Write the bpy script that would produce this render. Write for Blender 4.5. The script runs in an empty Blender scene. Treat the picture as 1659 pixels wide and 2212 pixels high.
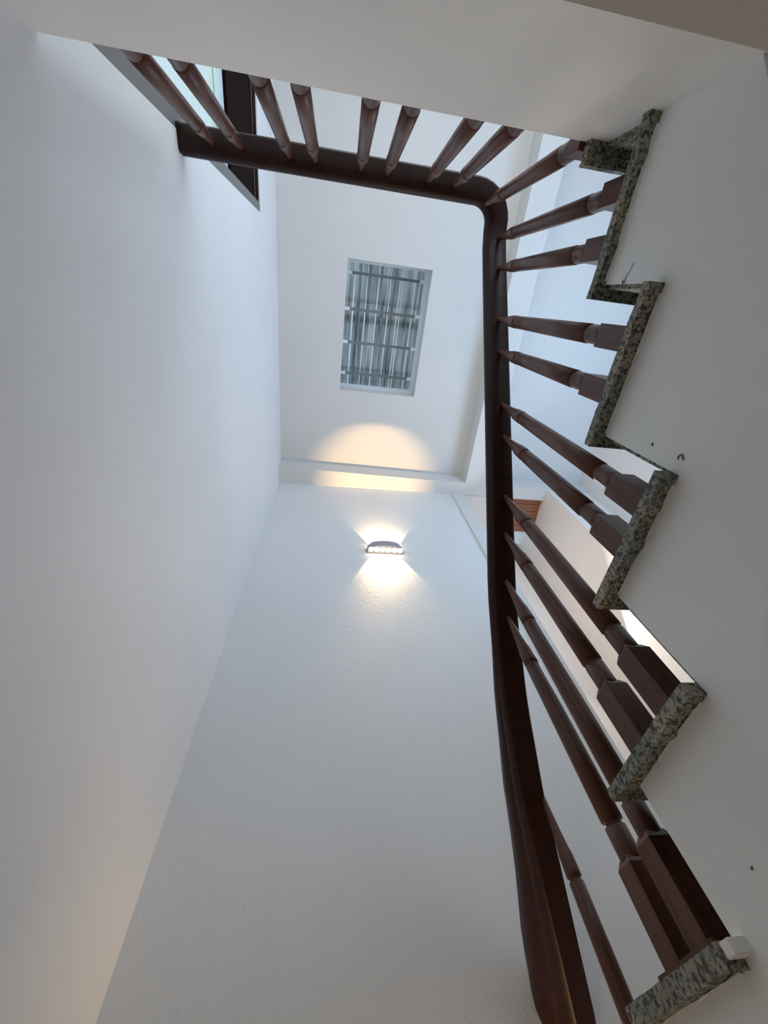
import bpy, bmesh, math, random
from mathutils import Vector, Matrix

# ------------------------------------------------------------------ camera, world, light, exposure
C = bpy.context.scene.collection
SC = bpy.context.scene
S = 0.65            # plan unit -> metres
Z0 = 1.5            # camera height above the lower floor


def V(x, y, z):
    return Vector((x * S, y * S, z * S + Z0))


cam_d = bpy.data.cameras.new('camera')
cam = bpy.data.objects.new('camera', cam_d)
C.objects.link(cam)
R = ((0.98908925, -0.11554549, -0.0913876),
     (0.05839092, 0.87702065, -0.47689126),
     (0.13525145, 0.46635182, 0.87419851))
m = Matrix.Identity(4)
for i in range(3):
    m[i][0] = R[0][i]
    m[i][1] = -R[1][i]
    m[i][2] = -R[2][i]
    m[i][3] = (0, 0, Z0)[i]
cam.matrix_world = m
cam_d.sensor_fit = 'HORIZONTAL'
cam_d.sensor_width = 36
cam_d.lens = 36 * 860.0 / 1659
cam_d.clip_start = 0.02
SC.camera = cam

SC.view_settings.view_transform = 'Standard'
SC.view_settings.look = 'None'
SC.view_settings.gamma = 1
SC.view_settings.use_curve_mapping = False
SC.view_settings.exposure = -0.04
SC.cycles.max_bounces = 14
SC.cycles.diffuse_bounces = 8
SC.cycles.use_denoising = True
SC.cycles.sample_clamp_indirect = 4

wd = bpy.data.worlds.new('sky')
SC.world = wd
wd.use_nodes = True
nt = wd.node_tree
bg = nt.nodes['Background']
bg.inputs['Color'].default_value = (0.60, 0.80, 1.0, 1)
bg.inputs['Strength'].default_value = 1.05


def area(name, loc, target, sx, sy, power, col):
    d = bpy.data.lights.new(name, 'AREA')
    d.shape = 'RECTANGLE'
    d.size = sx * S
    d.size_y = sy * S
    d.energy = power
    d.color = col
    o = bpy.data.objects.new(name, d)
    C.objects.link(o)
    o.location = V(*loc)
    o.rotation_euler = (V(*target) - V(*loc)).to_track_quat('-Z', 'Y').to_euler()
    return o


# added fill in front of the closed far wall of the upper landing
area('landing_fill', (1.2, -3.35, 4.2), (1.2, 0, 4.6), 3.4, 3.4, 40, (0.86, 0.93, 1.0))
area('blue_ceiling_fill', (5.15, 0.3, 4.3), (3.0, 0.3, 7.0), 3.6, 2.4, 78, (0.30, 0.60, 1.0))  # added blue fill for the right-hand ceiling, no window in that wall
area('side_door_daylight', (-1.2, -2.2, 4.0), (1.0, -1.6, 4.2), 2.2, 3.2, 10, (0.82, 0.95, 1.0))
# added fill in the recess, brightening the landing edge and left wall
area('recess_fill', (3.6, 3.9, 5.0), (-0.3, -0.7, 1.8), 1.6, 3.0, 33, (1.0, 0.97, 0.90))
# added weak fill for the foot of the stairwell, no door modelled
area('lower_fill', (2.4, -3.3, -0.8), (0.5, 0.5, 1.2), 2.4, 2.4, 3, (1.0, 0.97, 0.90))


# ------------------------------------------------------------------ materials
def mat(name, col, rough=0.6, metal=0.0, noise=0.0, nscale=8.0, bump=0.0, bscale=60.0, coat=0.0, spec=0.5):
    M = bpy.data.materials.new(name)
    M.use_nodes = True
    n = M.node_tree.nodes
    l = M.node_tree.links
    b = n['Principled BSDF']
    b.inputs['Base Color'].default_value = (*col, 1)
    b.inputs['Roughness'].default_value = rough
    b.inputs['Metallic'].default_value = metal
    b.inputs['Coat Weight'].default_value = coat
    b.inputs['Specular IOR Level'].default_value = spec
    tc = n.new('ShaderNodeTexCoord')
    if noise:
        t = n.new('ShaderNodeTexNoise')
        t.inputs['Scale'].default_value = nscale
        t.inputs['Detail'].default_value = 5
        r = n.new('ShaderNodeValToRGB')
        r.color_ramp.elements[0].position = 0.3
        r.color_ramp.elements[1].position = 0.7
        r.color_ramp.elements[0].color = (*[c * (1 - noise) for c in col], 1)
        r.color_ramp.elements[1].color = (*[min(1, c * (1 + noise)) for c in col], 1)
        l.new(tc.outputs['Object'], t.inputs['Vector'])
        l.new(t.outputs['Fac'], r.inputs['Fac'])
        l.new(r.outputs['Color'], b.inputs['Base Color'])
    if bump:
        t = n.new('ShaderNodeTexNoise')
        t.inputs['Scale'].default_value = bscale
        t.inputs['Detail'].default_value = 4
        k = n.new('ShaderNodeBump')
        k.inputs['Strength'].default_value = bump
        k.inputs['Distance'].default_value = 0.01
        l.new(tc.outputs['Object'], t.inputs['Vector'])
        l.new(t.outputs['Fac'], k.inputs['Height'])
        l.new(k.outputs['Normal'], b.inputs['Normal'])
    return M


M_WALL = mat('white_wall_paint', (0.74, 0.755, 0.78), 0.55, noise=0.02, nscale=2, bump=0.10, bscale=35, spec=0.35)
M_BACK = mat('white_rolled_wall_paint', (0.69, 0.69, 0.685), 0.42, noise=0.02, nscale=2, bump=0.16, bscale=60, spec=0.45)
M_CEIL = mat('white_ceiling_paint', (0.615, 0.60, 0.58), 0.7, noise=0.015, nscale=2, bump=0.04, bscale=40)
M_STAIR = mat('stair_side_paint', (0.82, 0.83, 0.815), 0.6, noise=0.03, nscale=3, bump=0.12, bscale=25)
M_FASCIA = mat('landing_edge_paint', (0.82, 0.80, 0.765), 0.6, noise=0.03, nscale=3, bump=0.12, bscale=25)
M_BEIGE = mat('warm_white_paint', (0.73, 0.67, 0.625), 0.6, noise=0.015, nscale=2, bump=0.05)
M_FLOOR = mat('pale_floor_tile', (0.50, 0.47, 0.42), 0.25)
M_STEEL = mat('galvanised_steel', (0.62, 0.64, 0.66), 0.4, metal=0.6)
M_ZINC = mat('bright_zinc_bar', (0.85, 0.88, 0.90), 0.5)
M_DULL = mat('dull_grey_steel', (0.17, 0.18, 0.19), 0.6)
M_STILE = mat('grey_window_frame', (0.16, 0.16, 0.16), 0.5)
M_ALU = mat('pale_frame', (0.55, 0.68, 0.72), 0.4)
M_LAMP = mat('grey_lamp_housing', (0.33, 0.32, 0.36), 0.4)
M_CRACK = mat('dark_crack', (0.12, 0.12, 0.12), 0.9)
M_PLASTER = mat('rough_plaster_patch', (0.66, 0.66, 0.64), 0.8, noise=0.12, nscale=20, bump=0.5, bscale=60)


def wood(name, c1, c2, rough=0.28, coat=0.5, scale=(6, 6, 0.6)):
    M = bpy.data.materials.new(name)
    M.use_nodes = True
    n = M.node_tree.nodes
    l = M.node_tree.links
    b = n['Principled BSDF']
    tc = n.new('ShaderNodeTexCoord')
    mp = n.new('ShaderNodeMapping')
    mp.inputs['Scale'].default_value = scale
    t = n.new('ShaderNodeTexNoise')
    t.inputs['Scale'].default_value = 9
    t.inputs['Detail'].default_value = 8
    t.inputs['Distortion'].default_value = 0.6
    r = n.new('ShaderNodeValToRGB')
    r.color_ramp.elements[0].position = 0.3
    r.color_ramp.elements[1].position = 0.72
    r.color_ramp.elements[0].color = (*c1, 1)
    r.color_ramp.elements[1].color = (*c2, 1)
    l.new(tc.outputs['Object'], mp.inputs['Vector'])
    l.new(mp.outputs['Vector'], t.inputs['Vector'])
    l.new(t.outputs['Fac'], r.inputs['Fac'])
    l.new(r.outputs['Color'], b.inputs['Base Color'])
    b.inputs['Roughness'].default_value = rough
    b.inputs['Coat Weight'].default_value = coat
    b.inputs['Coat Roughness'].default_value = 0.15
    b.inputs['Specular IOR Level'].default_value = 0.3
    return M


M_WOOD = wood('dark_varnished_hardwood', (0.055, 0.017, 0.009), (0.12, 0.043, 0.024), rough=.4, coat=.08)
M_RAIL = wood('dark_red_handrail_wood', (0.013, 0.003, 0.0025), (0.025, 0.007, 0.005), rough=.4, coat=.04, scale=(3, 3, 3))
M_RAIL.node_tree.nodes['Principled BSDF'].inputs['Specular IOR Level'].default_value = 0.18
M_WIN = wood('dark_window_wood', (0.006, 0.002, 0.002), (0.010, 0.004, 0.004), rough=0.7, coat=0.0)
M_WIN.node_tree.nodes['Principled BSDF'].inputs['Specular IOR Level'].default_value = 0.03
M_BROWN = wood('reddish_soffit_wood', (0.20, 0.075, 0.04), (0.36, 0.15, 0.08), rough=0.6, coat=0.0, scale=(1, 5, 1))


def granite():
    M = bpy.data.materials.new('speckled_grey_granite')
    M.use_nodes = True
    n = M.node_tree.nodes
    l = M.node_tree.links
    b = n['Principled BSDF']
    tc = n.new('ShaderNodeTexCoord')
    t1 = n.new('ShaderNodeTexNoise')
    t1.inputs['Scale'].default_value = 110
    t1.inputs['Detail'].default_value = 4
    t1.inputs['Distortion'].default_value = 0.8
    r1 = n.new('ShaderNodeValToRGB')
    e = r1.color_ramp.elements
    e[0].position = 0.40
    e[0].color = (0.05, 0.055, 0.05, 1)
    e[1].position = 0.56
    e[1].color = (0.40, 0.41, 0.37, 1)
    x = e.new(0.47)
    x.color = (0.20, 0.21, 0.19, 1)
    t2 = n.new('ShaderNodeTexNoise')
    t2.inputs['Scale'].default_value = 11
    t2.inputs['Detail'].default_value = 5
    r2 = n.new('ShaderNodeValToRGB')
    f = r2.color_ramp.elements
    f[0].position = 0.40
    f[0].color = (0.55, 0.56, 0.52, 1)
    f[1].position = 0.66
    f[1].color = (0.95, 0.80, 0.66, 1)
    mx = n.new('ShaderNodeMix')
    mx.data_type = 'RGBA'
    mx.blend_type = 'MULTIPLY'
    mx.inputs['Factor'].default_value = 1.0
    k = n.new('ShaderNodeBump')
    k.inputs['Strength'].default_value = 0.5
    k.inputs['Distance'].default_value = 0.006
    l.new(tc.outputs['Object'], t1.inputs['Vector'])
    l.new(tc.outputs['Object'], t2.inputs['Vector'])
    l.new(t1.outputs['Fac'], r1.inputs['Fac'])
    l.new(t2.outputs['Fac'], r2.inputs['Fac'])
    l.new(r1.outputs['Color'], mx.inputs[6])
    l.new(r2.outputs['Color'], mx.inputs[7])
    l.new(mx.outputs[2], b.inputs['Base Color'])
    l.new(t2.outputs['Fac'], k.inputs['Height'])
    l.new(k.outputs['Normal'], b.inputs['Normal'])
    b.inputs['Roughness'].default_value = 0.6
    return M


M_GRAN = granite()


def sheet_mat():
    M = bpy.data.materials.new('weathered_corrugated_sheet')
    M.use_nodes = True
    n = M.node_tree.nodes
    l = M.node_tree.links
    b = n['Principled BSDF']
    tc = n.new('ShaderNodeTexCoord')
    mp = n.new('ShaderNodeMapping')
    mp.inputs['Scale'].default_value = (13, .6, 1)
    t = n.new('ShaderNodeTexNoise')
    t.inputs['Scale'].default_value = 2.5
    t.inputs['Detail'].default_value = 6
    r = n.new('ShaderNodeValToRGB')
    r.color_ramp.elements[0].position = 0.32
    r.color_ramp.elements[1].position = 0.70
    r.color_ramp.elements[0].color = (0.22, 0.225, 0.22, 1)
    r.color_ramp.elements[1].color = (0.66, 0.68, 0.67, 1)
    l.new(tc.outputs['Object'], mp.inputs['Vector'])
    l.new(mp.outputs['Vector'], t.inputs['Vector'])
    l.new(t.outputs['Fac'], r.inputs['Fac'])
    l.new(r.outputs['Color'], b.inputs['Base Color'])
    b.inputs['Roughness'].default_value = 0.6
    tr = n.new('ShaderNodeBsdfTranslucent')
    l.new(r.outputs['Color'], tr.inputs['Color'])
    mx = n.new('ShaderNodeMixShader')
    mx.inputs['Fac'].default_value = 0.45
    l.new(b.outputs['BSDF'], mx.inputs[1])
    l.new(tr.outputs['BSDF'], mx.inputs[2])
    l.new(mx.outputs['Shader'], n['Material Output'].inputs['Surface'])
    return M


M_SHEET = sheet_mat()


def glass_mat():
    M = bpy.data.materials.new('tinted_window_glass')
    M.use_nodes = True
    n = M.node_tree.nodes
    l = M.node_tree.links
    n.remove(n['Principled BSDF'])
    tr = n.new('ShaderNodeBsdfTransparent')
    tr.inputs['Color'].default_value = (1.0, 1.0, 0.94, 1)
    gl = n.new('ShaderNodeBsdfGlossy')
    gl.inputs['Roughness'].default_value = 0.05
    mx = n.new('ShaderNodeMixShader')
    mx.inputs['Fac'].default_value = 0.06
    l.new(tr.outputs['BSDF'], mx.inputs[1])
    l.new(gl.outputs['BSDF'], mx.inputs[2])
    l.new(mx.outputs['Shader'], n['Material Output'].inputs['Surface'])
    return M


M_GLASS = glass_mat()


def emit(name, col, st):
    M = bpy.data.materials.new(name)
    M.use_nodes = True
    b = M.node_tree.nodes['Principled BSDF']
    b.inputs['Base Color'].default_value = (*col, 1)
    b.inputs['Emission Color'].default_value = (*col, 1)
    b.inputs['Emission Strength'].default_value = st
    return M


M_LED = emit('warm_led_lens', (1.0, 0.86, 0.58), 9)


# ------------------------------------------------------------------ helpers
def tag(o, label=None, cat=None, group=None, kind=None):
    for k, v in (('label', label), ('category', cat), ('group', group), ('kind', kind)):
        if v:
            o[k] = v
    return o


def link(name, bm, material, parent=None, smooth=False):
    bmesh.ops.recalc_face_normals(bm, faces=bm.faces)
    me = bpy.data.meshes.new(name)
    bm.to_mesh(me)
    bm.free()
    me.materials.append(material)
    if smooth:
        for p in me.polygons:
            p.use_smooth = True
    o = bpy.data.objects.new(name, me)
    C.objects.link(o)
    if parent:
        o.parent = parent
        o.matrix_parent_inverse = parent.matrix_world.inverted()
    return o


def empty(name, loc):
    o = bpy.data.objects.new(name, None)
    o.empty_display_size = 0.1
    C.objects.link(o)
    o.location = V(*loc)
    bpy.context.view_layer.update()
    return o


def prism(bm, poly, z0, z1):
    """plan polygon [(x,y)] in units, extruded between the heights z0 and z1"""
    a = [bm.verts.new(V(x, y, z0)) for x, y in poly]
    b = [bm.verts.new(V(x, y, z1)) for x, y in poly]
    n = len(poly)
    bm.faces.new(a)
    bm.faces.new(b)
    for i in range(n):
        bm.faces.new((a[i], a[(i + 1) % n], b[(i + 1) % n], b[i]))


def box(bm, x0, x1, y0, y1, z0, z1):
    prism(bm, [(x0, y0), (x1, y0), (x1, y1), (x0, y1)], z0, z1)


def yz_prism(bm, poly, x0, x1):
    a = [bm.verts.new(V(x0, y, z)) for y, z in poly]
    b = [bm.verts.new(V(x1, y, z)) for y, z in poly]
    n = len(poly)
    bm.faces.new(a)
    bm.faces.new(b)
    for i in range(n):
        bm.faces.new((a[i], a[(i + 1) % n], b[(i + 1) % n], b[i]))


def bevel(bm, w, seg=2):
    bmesh.ops.bevel(bm, geom=list(bm.edges), offset=w * S, segments=seg, affect='EDGES', clamp_overlap=True)


def structure(name, bm, material, label, cat='wall', parent=None):
    o = link(name, bm, material, parent)
    if parent is None:
        tag(o, label, cat, kind='structure')
    return o


def xw(y):          # face of the left wall (it runs very slightly out of square)
    return -0.99 - 0.0136 * (3.28 - y)


# ------------------------------------------------------------------ the setting
ZC = 7.45           # upper ceiling
ZB = 7.08           # underside of the beams
L = 2.0             # upper landing
YF = -0.641         # face of the landing
XS = 0.99           # painted side of the flight
XT = 0.94           # granite tread ends
FL = -Z0 / S        # lower floor
YB = 3.28           # back wall
JY = -0.762         # near jamb of the side window
HZ = 6.10           # its head
YE = -3.6

bm = bmesh.new()
prism(bm, [(xw(YB + .3), YB + .3), (xw(JY), JY), (xw(JY) - .35, JY), (xw(YB + .3) - .35, YB + .3)], FL, 8.2)
prism(bm, [(xw(JY), JY), (xw(YE), YE), (xw(YE) - .35, YE), (xw(JY) - .35, JY)], HZ, 8.2)
prism(bm, [(xw(JY), JY), (xw(YE), YE), (xw(YE) - .35, YE), (xw(JY) - .35, JY)], FL, L)
prism(bm, [(xw(-3.3), -3.3), (xw(YE), YE), (xw(YE) - .35, YE), (xw(-3.3) - .35, -3.3)], L, HZ)
structure('wall_left', bm, M_WALL, 'tall smooth white painted wall on the left side of the stairwell')

bm = bmesh.new()
box(bm, -1.35, 2.65, YB, YB + .32, FL, ZB + .02)
structure('wall_back', bm, M_BACK, 'white roller-painted wall behind the glowing wall lamp')
bm = bmesh.new()
box(bm, 2.415, 2.652, YB - .03, YB + .05, FL, ZB)
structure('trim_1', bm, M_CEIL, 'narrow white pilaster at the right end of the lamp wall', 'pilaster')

# ceiling with the skylight opening
SX0, SX1, SY0, SY1 = 0.055, 1.43, -0.52, 1.515
ZS = 8.10
bm = bmesh.new()
for (x0, x1, y0, y1) in ((-1.5, SX0, YE - .2, 3.3), (SX1, 5.7, YE - .2, 3.3), (SX0, SX1, YE - .2, SY0), (SX0, SX1, SY1, 3.3)):
    box(bm, x0, x1, y0, y1, ZC, ZC + .3)
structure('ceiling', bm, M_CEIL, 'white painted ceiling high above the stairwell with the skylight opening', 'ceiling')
bm = bmesh.new()
t = .14
ZT = ZC + .301
box(bm, SX0 - t, SX0, SY0 - t, SY1 + t, ZT, ZS)
box(bm, SX1, SX1 + t, SY0 - t, SY1 + t, ZT, ZS)
box(bm, SX0, SX1, SY0 - t, SY0, ZT, ZS)
box(bm, SX0, SX1, SY1, SY1 + t, ZT, ZS)
structure('trim_2', bm, M_WALL, 'white plastered shaft lining the skylight opening', 'shaft')

# beams
bm = bmesh.new()
prism(bm, [(-1.1, 2.945), (2.7, 3.02), (5.5, 3.01), (5.5, YB + .0), (-1.1, YB + .0)], ZB, ZC + .02)
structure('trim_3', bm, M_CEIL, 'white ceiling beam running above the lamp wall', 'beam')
bm = bmesh.new()
prism(bm, [(2.60, YE), (2.655, 3.02), (3.09, 3.02), (3.0, YE)], ZB, ZC + .02)
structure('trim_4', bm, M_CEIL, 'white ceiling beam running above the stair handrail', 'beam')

# far side compartment
bm = bmesh.new()
box(bm, 5.32, 5.6, YE, 3.28, FL, 8.2)
structure('wall_right', bm, M_BEIGE, 'warm white wall far to the right of the stairs')
bm = bmesh.new()
prism(bm, [(4.42, 3.05), (5.5, 3.05), (5.5, 4.9), (4.52, 4.9)], FL, 8.2)
structure('wall_side', bm, M_BEIGE, 'warm white wall corner jutting out beside the wooden soffit')
bm = bmesh.new()
box(bm, 2.56, 3.35, 3.285, 4.69, ZB, ZC)
structure('trim_5', bm, M_BEIGE, 'warm white beam carrying the left end of the wooden soffit', 'beam')
bm = bmesh.new()
box(bm, 2.3, 5.5, 4.7, 4.95, FL, 7.6)
structure('wall_far', bm, M_BEIGE, 'warm white far wall of the recess behind the stairs')
bm = bmesh.new()
box(bm, 2.3, 2.62, YB + .2, 4.8, FL, 7.6)
structure('wall_recess', bm, M_BEIGE, 'warm white left wall of the recess behind the stairs')
soffit = empty('wooden_soffit', (3.6, 3.3, 7.2))
tag(soffit, 'reddish-brown wooden soffit seen between balusters beyond the ceiling beam', 'soffit')
for k in range(5):
    bm = bmesh.new()
    y0 = 3.285 + k * .17
    box(bm, 3.36, 4.5, y0 + .006, y0 + .164, 7.20 + .004 * (k % 2), 7.27)
    link('plank', bm, M_BROWN, soffit)
bm = bmesh.new()
box(bm, 3.36, 4.5, 3.283, 3.31, 7.12, 7.2)
link('moulding', bm, M_BEIGE, soffit)
bm = bmesh.new()
box(bm, 3.36, 3.85, 3.42, 3.445, 7.15, 7.2)
link('moulding', bm, M_BEIGE, soffit)

bm = bmesh.new()
box(bm, -1.5, 5.7, YE - .3, YE, FL, 8.2)
structure('wall_front', bm, M_WALL, 'white wall closing the upper landing behind the balusters')
bm = bmesh.new()
box(bm, -1.5, 5.7, YE - .3, 5.0, FL - .2, FL)
structure('floor', bm, M_FLOOR, 'pale tiled floor at the foot of the stairwell', 'floor')
bm = bmesh.new()
box(bm, xw(YF) - .05, 5.4, YE, YF, 1.30, L)
structure('landing_slab', bm, M_FASCIA, 'thick plastered edge of the upper landing under the gallery balusters', 'landing')

# ------------------------------------------------------------------ side window
win = bpy.data.objects.new('window_1', None)
C.objects.link(win)
win.location = V(xw(-2), -2, L)
tag(win, 'side window with grey stile, dark wooden transom and pale glass beside the landing', 'window', kind='structure')
bpy.context.view_layer.update()


def wplate(y0, y1, z0, z1, d0, d1):
    bm = bmesh.new()
    prism(bm, [(xw(y0) - d0, y0), (xw(y1) - d0, y1), (xw(y1) - d1, y1), (xw(y0) - d1, y0)], z0, z1)
    return bm


link('stile', wplate(JY - .001, -.856, L, HZ - .001, .004, .12), M_STILE, win)
link('stile', wplate(-2.15, -2.24, L, HZ, .01, .12), M_STILE, win)
link('stile', wplate(-3.21, -3.299, L, HZ, .01, .12), M_STILE, win)
link('transom_panel', wplate(-.857, -3.209, 4.70, HZ - .001, .012, .10), M_WIN, win)
link('transom_moulding', wplate(-.857, -3.209, 5.80, 5.84, .004, .012), M_RAIL, win)
link('transom_moulding', wplate(-.857, -3.209, 4.70, 4.74, .004, .012), M_WIN, win)
link('glazing_bar', wplate(-.857, -2.149, 4.50, 4.70, .03, .09), M_ALU, win)
link('glazing_bar', wplate(-2.241, -3.209, 4.50, 4.70, .03, .09), M_ALU, win)
link('pane', wplate(-.857, -2.149, L, 4.50, .05, .06), M_GLASS, win)
link('pane', wplate(-2.241, -3.209, L, 4.50, .05, .06), M_GLASS, win)

# ------------------------------------------------------------------ skylight grille and the roofing above it
gr = empty('skylight_grille', (0.74, 0.5, ZS - .08))
tag(gr, 'steel security grille of thin crossed bars across the skylight', 'grille')
GZ = ZS - .06
for k, xg in enumerate((0.20, 0.42, 0.62, 0.83, 1.00, 1.05, 1.27)):
    bm = bmesh.new()
    w = .014 if k not in (0,) else .020
    box(bm, xg - w / 2, xg + w / 2, SY0 + .002, SY1 - .002, GZ, GZ + .014)
    link('long_bar', bm, M_ZINC, gr)
for yg in (-.36, .20, .75, 1.30):
    bm = bmesh.new()
    box(bm, SX0 + .002, SX1 - .002, yg - .022, yg + .022, GZ - .012, GZ - .001)
    link('cross_bar', bm, M_DULL, gr)
    for xa, xb in ((SX0 + .001, SX0 + .09), (SX1 - .09, SX1 - .001)):
        bm = bmesh.new()
        box(bm, xa, xb, yg - .026, yg + .026, GZ - .026, GZ - .013)
        link('fixing_tab', bm, M_WALL, gr)

rf = empty('corrugated_roof', (0.7, 0.5, 8.9))
tag(rf, 'weathered grey corrugated roofing sheets above the skylight grille', 'roof')
rows = ((-1.6, .10, 9.10), (.02, 1.42, 9.17), (1.34, 2.8, 9.10))
cols = ((-.5, 0.35), (0.30, 1.05), (1.0, 2.2))
for ri, (ya, yb, zz) in enumerate(rows):
    for ci, (xa, xb) in enumerate(cols):
        bm = bmesh.new()
        per = .115
        n = max(4, int((xb - xa) / per * 8))
        prev = None
        for i in range(n + 1):
            x = xa + (xb - xa) * i / n
            z = zz + .02 * (ci % 2) + .026 * math.sin(2 * math.pi * x / per)
            a = bm.verts.new(V(x, ya, z))
            b = bm.verts.new(V(x, yb, z))
            if prev:
                bm.faces.new((prev[0], a, b, prev[1]))
            prev = (a, b)
        link('sheet', bm, M_SHEET, rf, smooth=True)
for yp in (.40, 1.60):  # bars added above the sheets to block light and shade dark bands
    bm = bmesh.new()
    box(bm, -.5, 2.2, yp - .07, yp + .07, 9.205, 9.28)
    link('shade_bar', bm, M_STEEL, rf)

# ------------------------------------------------------------------ staircase
TZ = [2.0, 1.70, 1.377, 1.012, 0.633, 0.263, -0.107, -0.477, -0.847]       # tread tops (first: landing)
NY = [-.562, -.097, .39, .853, 1.312, 1.735, 2.15, 2.58, 3.26]              # noses
RY = [YF, -.150, .345, .793, 1.215, 1.700, 2.07, 2.50, 3.26]               # riser faces
TH = .036
st = empty('staircase', (1.6, 1.0, FL))
tag(st, 'plastered stair flight with rough grey granite treads descending on the right', 'staircase')
pts = [(YF, 1.31), (YF, TZ[1] - TH)]
for i in range(1, len(TZ) - 1):
    pts.append((RY[i], TZ[i] - TH))
    pts.append((RY[i], TZ[i + 1] - TH))
pts.append((3.26, TZ[-1] - TH))
pts.append((3.26, TZ[-1] - .5))
pts.append((2.35, -1.10))
bm = bmesh.new()
yz_prism(bm, pts, XS, 2.60)
flight = link('flight_side', bm, M_STAIR, st)
random.seed(4)


def slab(x0, x1, y0, y1, z1, th, parent, ragged=.005, name='tread', material=None):
    bm = bmesh.new()
    n = 9
    # a slab with a slightly uneven lower edge along its visible end
    rows_ = []
    for i in range(n + 1):
        y = y0 + (y1 - y0) * i / n
        dz = random.uniform(-ragged, ragged)
        dx = random.uniform(-ragged, ragged) * .5
        rows_.append([bm.verts.new(V(x0 + dx, y, z1)), bm.verts.new(V(x1, y, z1)),
                      bm.verts.new(V(x1, y, z1 - th)), bm.verts.new(V(x0 + dx * 1.5, y, z1 - th + dz))])
    for i in range(n):
        for j in range(4):
            a, b = rows_[i], rows_[i + 1]
            bm.faces.new((a[j], a[(j + 1) % 4], b[(j + 1) % 4], b[j]))
    bm.faces.new(rows_[0])
    bm.faces.new(rows_[-1])
    return link(name, bm, material or M_GRAN, parent)


for i in range(1, len(TZ)):
    ys = RY[i - 1] + (.004 if i > 1 else .004)
    slab(XT + (.012 if i == 1 else 0), 2.6, RY[i - 1] + .002, NY[i], TZ[i], TH + (.008 if i == 5 else 0), st)
    if i < len(TZ) - 1:
        # granite riser face under the nosing, its end stopping just short of the painted side
        bm = bmesh.new()
        box(bm, XS + .012, 2.6, RY[i], RY[i] + .014, TZ[i + 1] + .001, TZ[i] - TH - .001)
        link('riser', bm, M_GRAN, st)
# landing nosing at the head of the flight
slab(.918, 2.6, YF + .001, NY[0], L, TH + .006, st, name='landing_nosing')
bm = bmesh.new()
box(bm, XS + .0, 2.6, YF + .001, YF + .016, TZ[1] + .001, L - TH - .008)
link('riser', bm, M_GRAN, st)


# small defects on the painted side
def stroke(name, path, w, material, parent, x=XS):
    bm = bmesh.new()
    prev = None
    for i, (y, z) in enumerate(path):
        a = bm.verts.new(V(x - .002, y - w / 2, z))
        b = bm.verts.new(V(x - .002, y + w / 2, z + w * .3))
        c = bm.verts.new(V(x + .001, y + w / 2, z + w * .3))
        d = bm.verts.new(V(x + .001, y - w / 2, z))
        if prev:
            for j in range(4):
                q = (a, b, c, d)
                bm.faces.new((prev[j], prev[(j + 1) % 4], q[(j + 1) % 4], q[j]))
        prev = (a, b, c, d)
    return link(name, bm, material, parent)


stroke('crack', [(-.212, 1.533), (-.200, 1.536), (-.186, 1.541), (-.172, 1.551), (-.152, 1.546)], .0035, M_CRACK, st)
stroke('crack', [(-.160, 1.560), (-.148, 1.553)], .008, M_CRACK, st)
stroke('crack', [(1.025, .328), (1.030, .323)], .005, M_CRACK, st)
stroke('crack', [(.296, 1.118), (.302, 1.112)], .006, M_CRACK, st)
stroke('wire_stub', [(.305, 1.002), (.296, 1.006), (.290, .998), (.294, .990), (.300, .984)], .006, M_CRACK, st)
# rough mortar smears where the treads meet the painted side
random.seed(9)
for i in range(1, 6):
    bm = bmesh.new()
    ya, yb = (RY[i - 1] if i > 1 else YF) + .03, RY[i] - .01
    n = 14
    zt = TZ[i] - TH - (.008 if i == 5 else 0)
    prev = None
    for j in range(n + 1):
        y = ya + (yb - ya) * j / n
        d = (.005 + .014 * random.random() ** 2) * (.5 if i == 5 else 1)
        q = [bm.verts.new(V(XS - .008, y, zt - .001)), bm.verts.new(V(XS + .004, y, zt - .001)), bm.verts.new(V(XS + .001, y, zt - d))]
        if prev:
            for m_ in range(3):
                bm.faces.new((prev[m_], prev[(m_ + 1) % 3], q[(m_ + 1) % 3], q[m_]))
        prev = q
    link('mortar_smear', bm, M_PLASTER, st)
bm = bmesh.new()
box(bm, XT + .006, XS + .003, 1.176, RY[4] - .001, TZ[5] - .032, TZ[5] - .004)
bevel(bm, .002)
link('plaster_patch', bm, M_FASCIA, st)

# ------------------------------------------------------------------ balustrade
railing = empty('balustrade', (1.05, -.7, L))
tag(railing, 'dark varnished wooden handrail with turned balusters around the stairwell', 'railing')


def zr(y):          # underside of the stair handrail
    return 2.892 - .806 * y


# handrail centre line (bottom of the profile)
path = []
for i in range(9):
    path.append((xw(YF) - .02 + (0.86 - xw(YF) + .02) * i / 8, -.728, 3.30))
for i in range(1, 9):
    a = math.radians(90 * i / 8)
    cx, cy, rr = .860, -.543, .185
    path.append((cx + rr * math.sin(a), cy - rr * math.cos(a), 3.30))
ys = -.45


def rail_x(y):
    k = ((-9, 1.045), (1.35, 1.048), (1.6, 1.06), (1.9, 1.10), (2.28, 1.185), (2.6, 1.285), (3.05, 1.42), (3.4, 1.50))
    for (ya, xa), (yb, xb) in zip(k, k[1:]):
        if ya <= y <= yb:
            f = (y - ya) / (yb - ya)
            return xa + (xb - xa) * (f if ya > 1.5 else f * f)
    return 1.47


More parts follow.
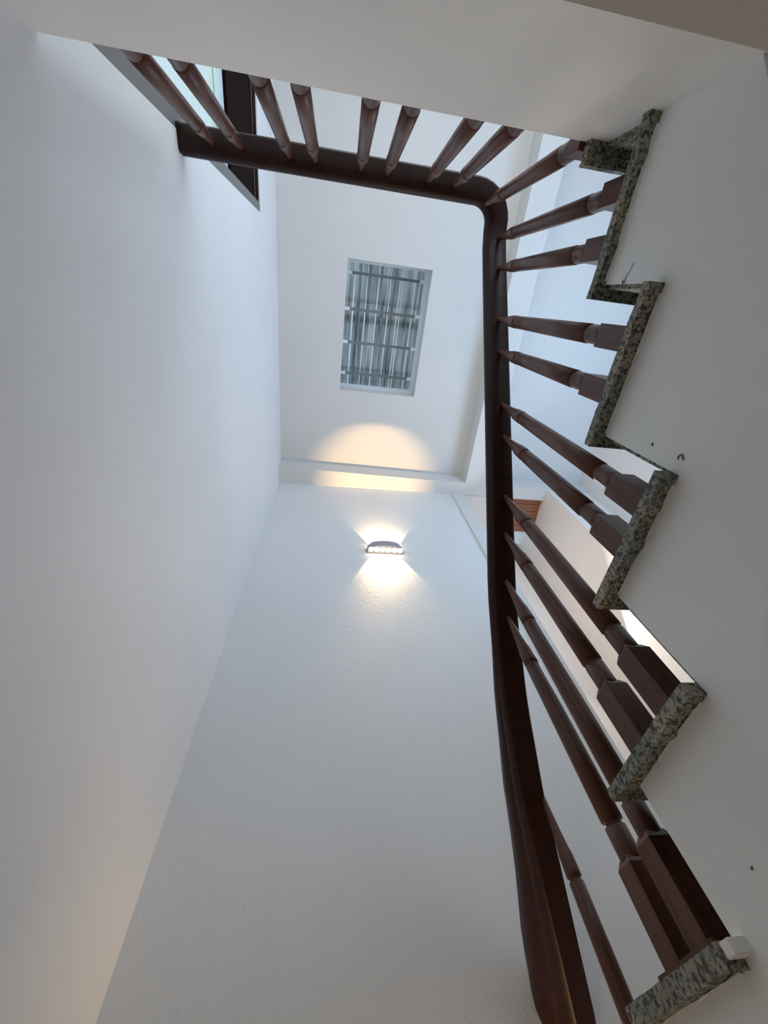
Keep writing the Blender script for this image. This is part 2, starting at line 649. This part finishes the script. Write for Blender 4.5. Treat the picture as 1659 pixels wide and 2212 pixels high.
while ys < 3.27:
    z = zr(ys)
    path.append((rail_x(ys), ys, z))
    ys += .1
prof = [(-.060, .006), (-.052, 0), (.052, 0), (.060, .006), (.069, .028), (.065, .038), (.058, .044), (.065, .052),
        (.071, .078), (.062, .105), (.038, .124), (0, .130), (-.038, .124), (-.062, .105), (-.071, .078), (-.065, .052),
        (-.058, .044), (-.065, .038), (-.069, .028)]
bm = bmesh.new()
rings = []
for i, p in enumerate(path):
    a = Vector(path[max(0, i - 1)])
    b = Vector(path[min(len(path) - 1, i + 1)])
    tg = (b - a).normalized()
    side = Vector((tg.y, -tg.x, 0)).normalized()
    up = side.cross(tg)
    if up.z < 0:
        up = -up
    g = min(1, max(0, (p[1] - 1.6) / 1.3))        # the rail thickens as it sweeps down to the lower landing
    rings.append([bm.verts.new(V(*(Vector(p) + side * (w * 1.1 * (1 + .15 * g) * math.cos(.55 * g) - h * (1 + 1.5 * g) * math.sin(.55 * g))
                               + up * (w * 1.1 * math.sin(.55 * g) + h * (1 + 1.5 * g) * math.cos(.55 * g))))) for w, h in prof])
for i in range(len(rings) - 1):
    for j in range(len(prof)):
        k = (j + 1) % len(prof)
        bm.faces.new((rings[i][j], rings[i][k], rings[i + 1][k], rings[i + 1][j]))
bm.faces.new(rings[0])
bm.faces.new(rings[-1])
rail = link('handrail', bm, M_RAIL, railing, smooth=True)
rail.data.polygons[-1].use_smooth = False
rail.data.polygons[-2].use_smooth = False
md = rail.modifiers.new('edge', 'EDGE_SPLIT')
md.split_angle = math.radians(38)


def baluster(x, y, z0, z1, base=.25, ring=.37, name='baluster'):
    """turned baluster: square foot, shoulder, ring, long shaft, ring, collar and narrow neck"""
    bm = bmesh.new()
    h = .043
    # square foot
    f0 = [bm.verts.new(V(x + a * h, y + b * h, z0)) for a, b in ((-1, -1), (1, -1), (1, 1), (-1, 1))]
    f1 = [bm.verts.new(V(x + a * h, y + b * h, z0 + base)) for a, b in ((-1, -1), (1, -1), (1, 1), (-1, 1))]
    k = .030
    f2 = [bm.verts.new(V(x + a * k, y + b * k, z0 + base + .022)) for a, b in ((-1, -1), (1, -1), (1, 1), (-1, 1))]
    bm.faces.new(f0)
    bm.faces.new(f2)
    for p, q in ((f0, f1), (f1, f2)):
        for i in range(4):
            bm.faces.new((p[i], p[(i + 1) % 4], q[(i + 1) % 4], q[i]))
    top = z1 + .03
    hb = base + z0
    rl = z0 + ring
    ru = z1 - .33
    pr = [(hb + .005, .036), (hb + .022, .0375), (rl - .012, .0375), (rl - .009, .031), (rl, .028), (rl + .006, .031), (rl + .010, .0395),
          (rl + (ru - rl) * .35, .0385), (rl + (ru - rl) * .75, .036), (ru - .010, .0345), (ru - .006, .029), (ru, .027), (ru + .006, .029), (ru + .010, .0355),
          (ru + .030, .0355), (ru + .095, .0335), (ru + .115, .029), (ru + .20, .021), (z1 - .02, .0145), (top, .0135)]
    n = 20
    prev = None
    first = None
    for z, r in pr:
        rg = [bm.verts.new(V(x + r * math.cos(2 * math.pi * i / n), y + r * math.sin(2 * math.pi * i / n), z)) for i in range(n)]
        if prev:
            for i in range(n):
                fc = bm.faces.new((prev[i], prev[(i + 1) % n], rg[(i + 1) % n], rg[i]))
                fc.smooth = True
        else:
            first = rg
        prev = rg
    bm.faces.new(prev)
    bm.faces.new(first)
    return link(name, bm, M_WOOD, railing)


for xg in (-.835, -.672, -.378, -.217, .071, .241, .514, .692):
    baluster(xg, -.722, L, 3.30, base=.085, ring=.24)
baluster(.935, -.655, L + .001, 3.30, base=.10, ring=.22)
for (x, y, k) in ((1.060, -.474, 1), (1.055, -.284, 1), (1.046, .023, 2), (1.048, .209, 2), (1.058, .50, 3), (1.064, .67, 3),
                  (1.062, .973, 4), (1.056, 1.153, 4), (1.055, 1.373, 5), (1.062, 1.535, 5), (1.24, 2.277, 7)):
    baluster(x, y, TZ[k] + .001, zr(y))
# rounded wooden shoe under the pair on the lowest visible tread
bm = bmesh.new()
shoe = []
for i in range(9):
    a = math.pi * i / 8
    shoe.append((1.0 + .055 * (math.cos(a) - 1) * .5 + .06, 1.60 + .03 * math.sin(a)))
box(bm, 1.0, 1.11, 1.30, 1.625, TZ[5] + .001, TZ[5] + .028)
bevel(bm, .010)
link('shoe', bm, M_WOOD, railing)


# ------------------------------------------------------------------ wall lamps
def lamp(name, cx, cy, cz, nrm, label, power, nled=6, half=.26, depth=.15, hgt=.13, ang=53, spots=5, spill=0, scol=(1, .9, .75)):
    """half-oval up-and-down wall light; nrm is the plan direction away from the wall"""
    root = empty(name, (cx, cy, cz))
    tag(root, label, 'lamp')
    tx, ty = nrm[1], -nrm[0]

    def pl(a, r=1.0, dd=0.0):
        s = math.cos(a) * half * r
        d = (abs(math.sin(a)) ** .7) * (depth - .02) * r + .02 + dd
        return cx + tx * s + nrm[0] * d, cy + ty * s + nrm[1] * d
    bm = bmesh.new()
    n = 24
    outer = [pl(math.pi * i / n) for i in range(n + 1)]
    poly = [(cx + tx * half - nrm[0] * 0, cy + ty * half)] + outer + [(cx - tx * half, cy - ty * half)]
    prism(bm, poly, cz - hgt / 2, cz + hgt / 2)
    link('housing', bm, M_LAMP, root)
    bm = bmesh.new()
    prism(bm, [(cx + tx * (half + .02), cy + ty * (half + .02)), (cx - tx * (half + .02), cy - ty * (half + .02)),
               (cx - tx * (half + .02) + nrm[0] * .018, cy - ty * (half + .02) + nrm[1] * .018),
               (cx + tx * (half + .02) + nrm[0] * .018, cy + ty * (half + .02) + nrm[1] * .018)], cz - .03, cz + .03)
    link('wall_plate', bm, M_LAMP, root)
    for k in range(nled):
        s = (k - (nled - 1) / 2) / nled * 2 * half
        d = depth * .5
        for sg in (-1, 1):
            bm = bmesh.new()
            bmesh.ops.create_uvsphere(bm, u_segments=12, v_segments=8, radius=.036 * S)
            for v in bm.verts:
                v.co.z *= .8
                v.co += V(cx + tx * s + nrm[0] * d, cy + ty * s + nrm[1] * d, cz + sg * (hgt / 2 + .004))
            link('lens', bm, M_LED, root, smooth=True)
    for k in range(spots):
        s = (k - (spots - 1) / 2) / max(1, spots - 1) * 1.7 * half if spots > 1 else 0
        d = .045
        for sg in (-1, 1):
            ld = bpy.data.lights.new('lamp_beam', 'SPOT')
            ld.energy = power
            ld.color = (1.0, 0.64, 0.28)
            ld.spot_size = math.radians(ang)
            ld.spot_blend = .18
            ld.shadow_soft_size = .008
            lo = bpy.data.objects.new('lamp_beam', ld)
            C.objects.link(lo)
            lo.parent = root
            lo.matrix_parent_inverse = root.matrix_world.inverted()
            lo.location = V(cx + tx * s + nrm[0] * d, cy + ty * s + nrm[1] * d, cz + sg * (hgt / 2 + .05))
            lo.rotation_euler = (math.pi, 0, 0) if sg > 0 else (0, 0, 0)
    # stray light of the lenses, thrown sideways into the well
    for sg in (-1, 1):
        ld = bpy.data.lights.new('lamp_spill', 'SPOT')
        ld.spot_size = math.radians(118)
        ld.spot_blend = .5
        ld.energy = spill
        ld.color = scol
        ld.shadow_soft_size = .03
        lo = bpy.data.objects.new('lamp_spill', ld)
        C.objects.link(lo)
        lo.parent = root
        lo.matrix_parent_inverse = root.matrix_world.inverted()
        lo.rotation_euler = (math.pi, 0, 0) if sg > 0 else (0, 0, 0)
        lo.location = V(cx + nrm[0] * depth * .6, cy + nrm[1] * depth * .6, cz + sg * (hgt / 2 + .10))
    return root


lamp('wall_lamp', .845, YB, 4.90, (0, -1), 'small grey up-and-down wall lamp glowing warm on the back wall', 22, spill=6)
lamp('lower_wall_lamp', .845, YB, -1.05, (0, -1), 'small grey up-and-down wall lamp one storey below, at the foot of the back wall', 1.5, spill=32, scol=(1.0, .68, .36))
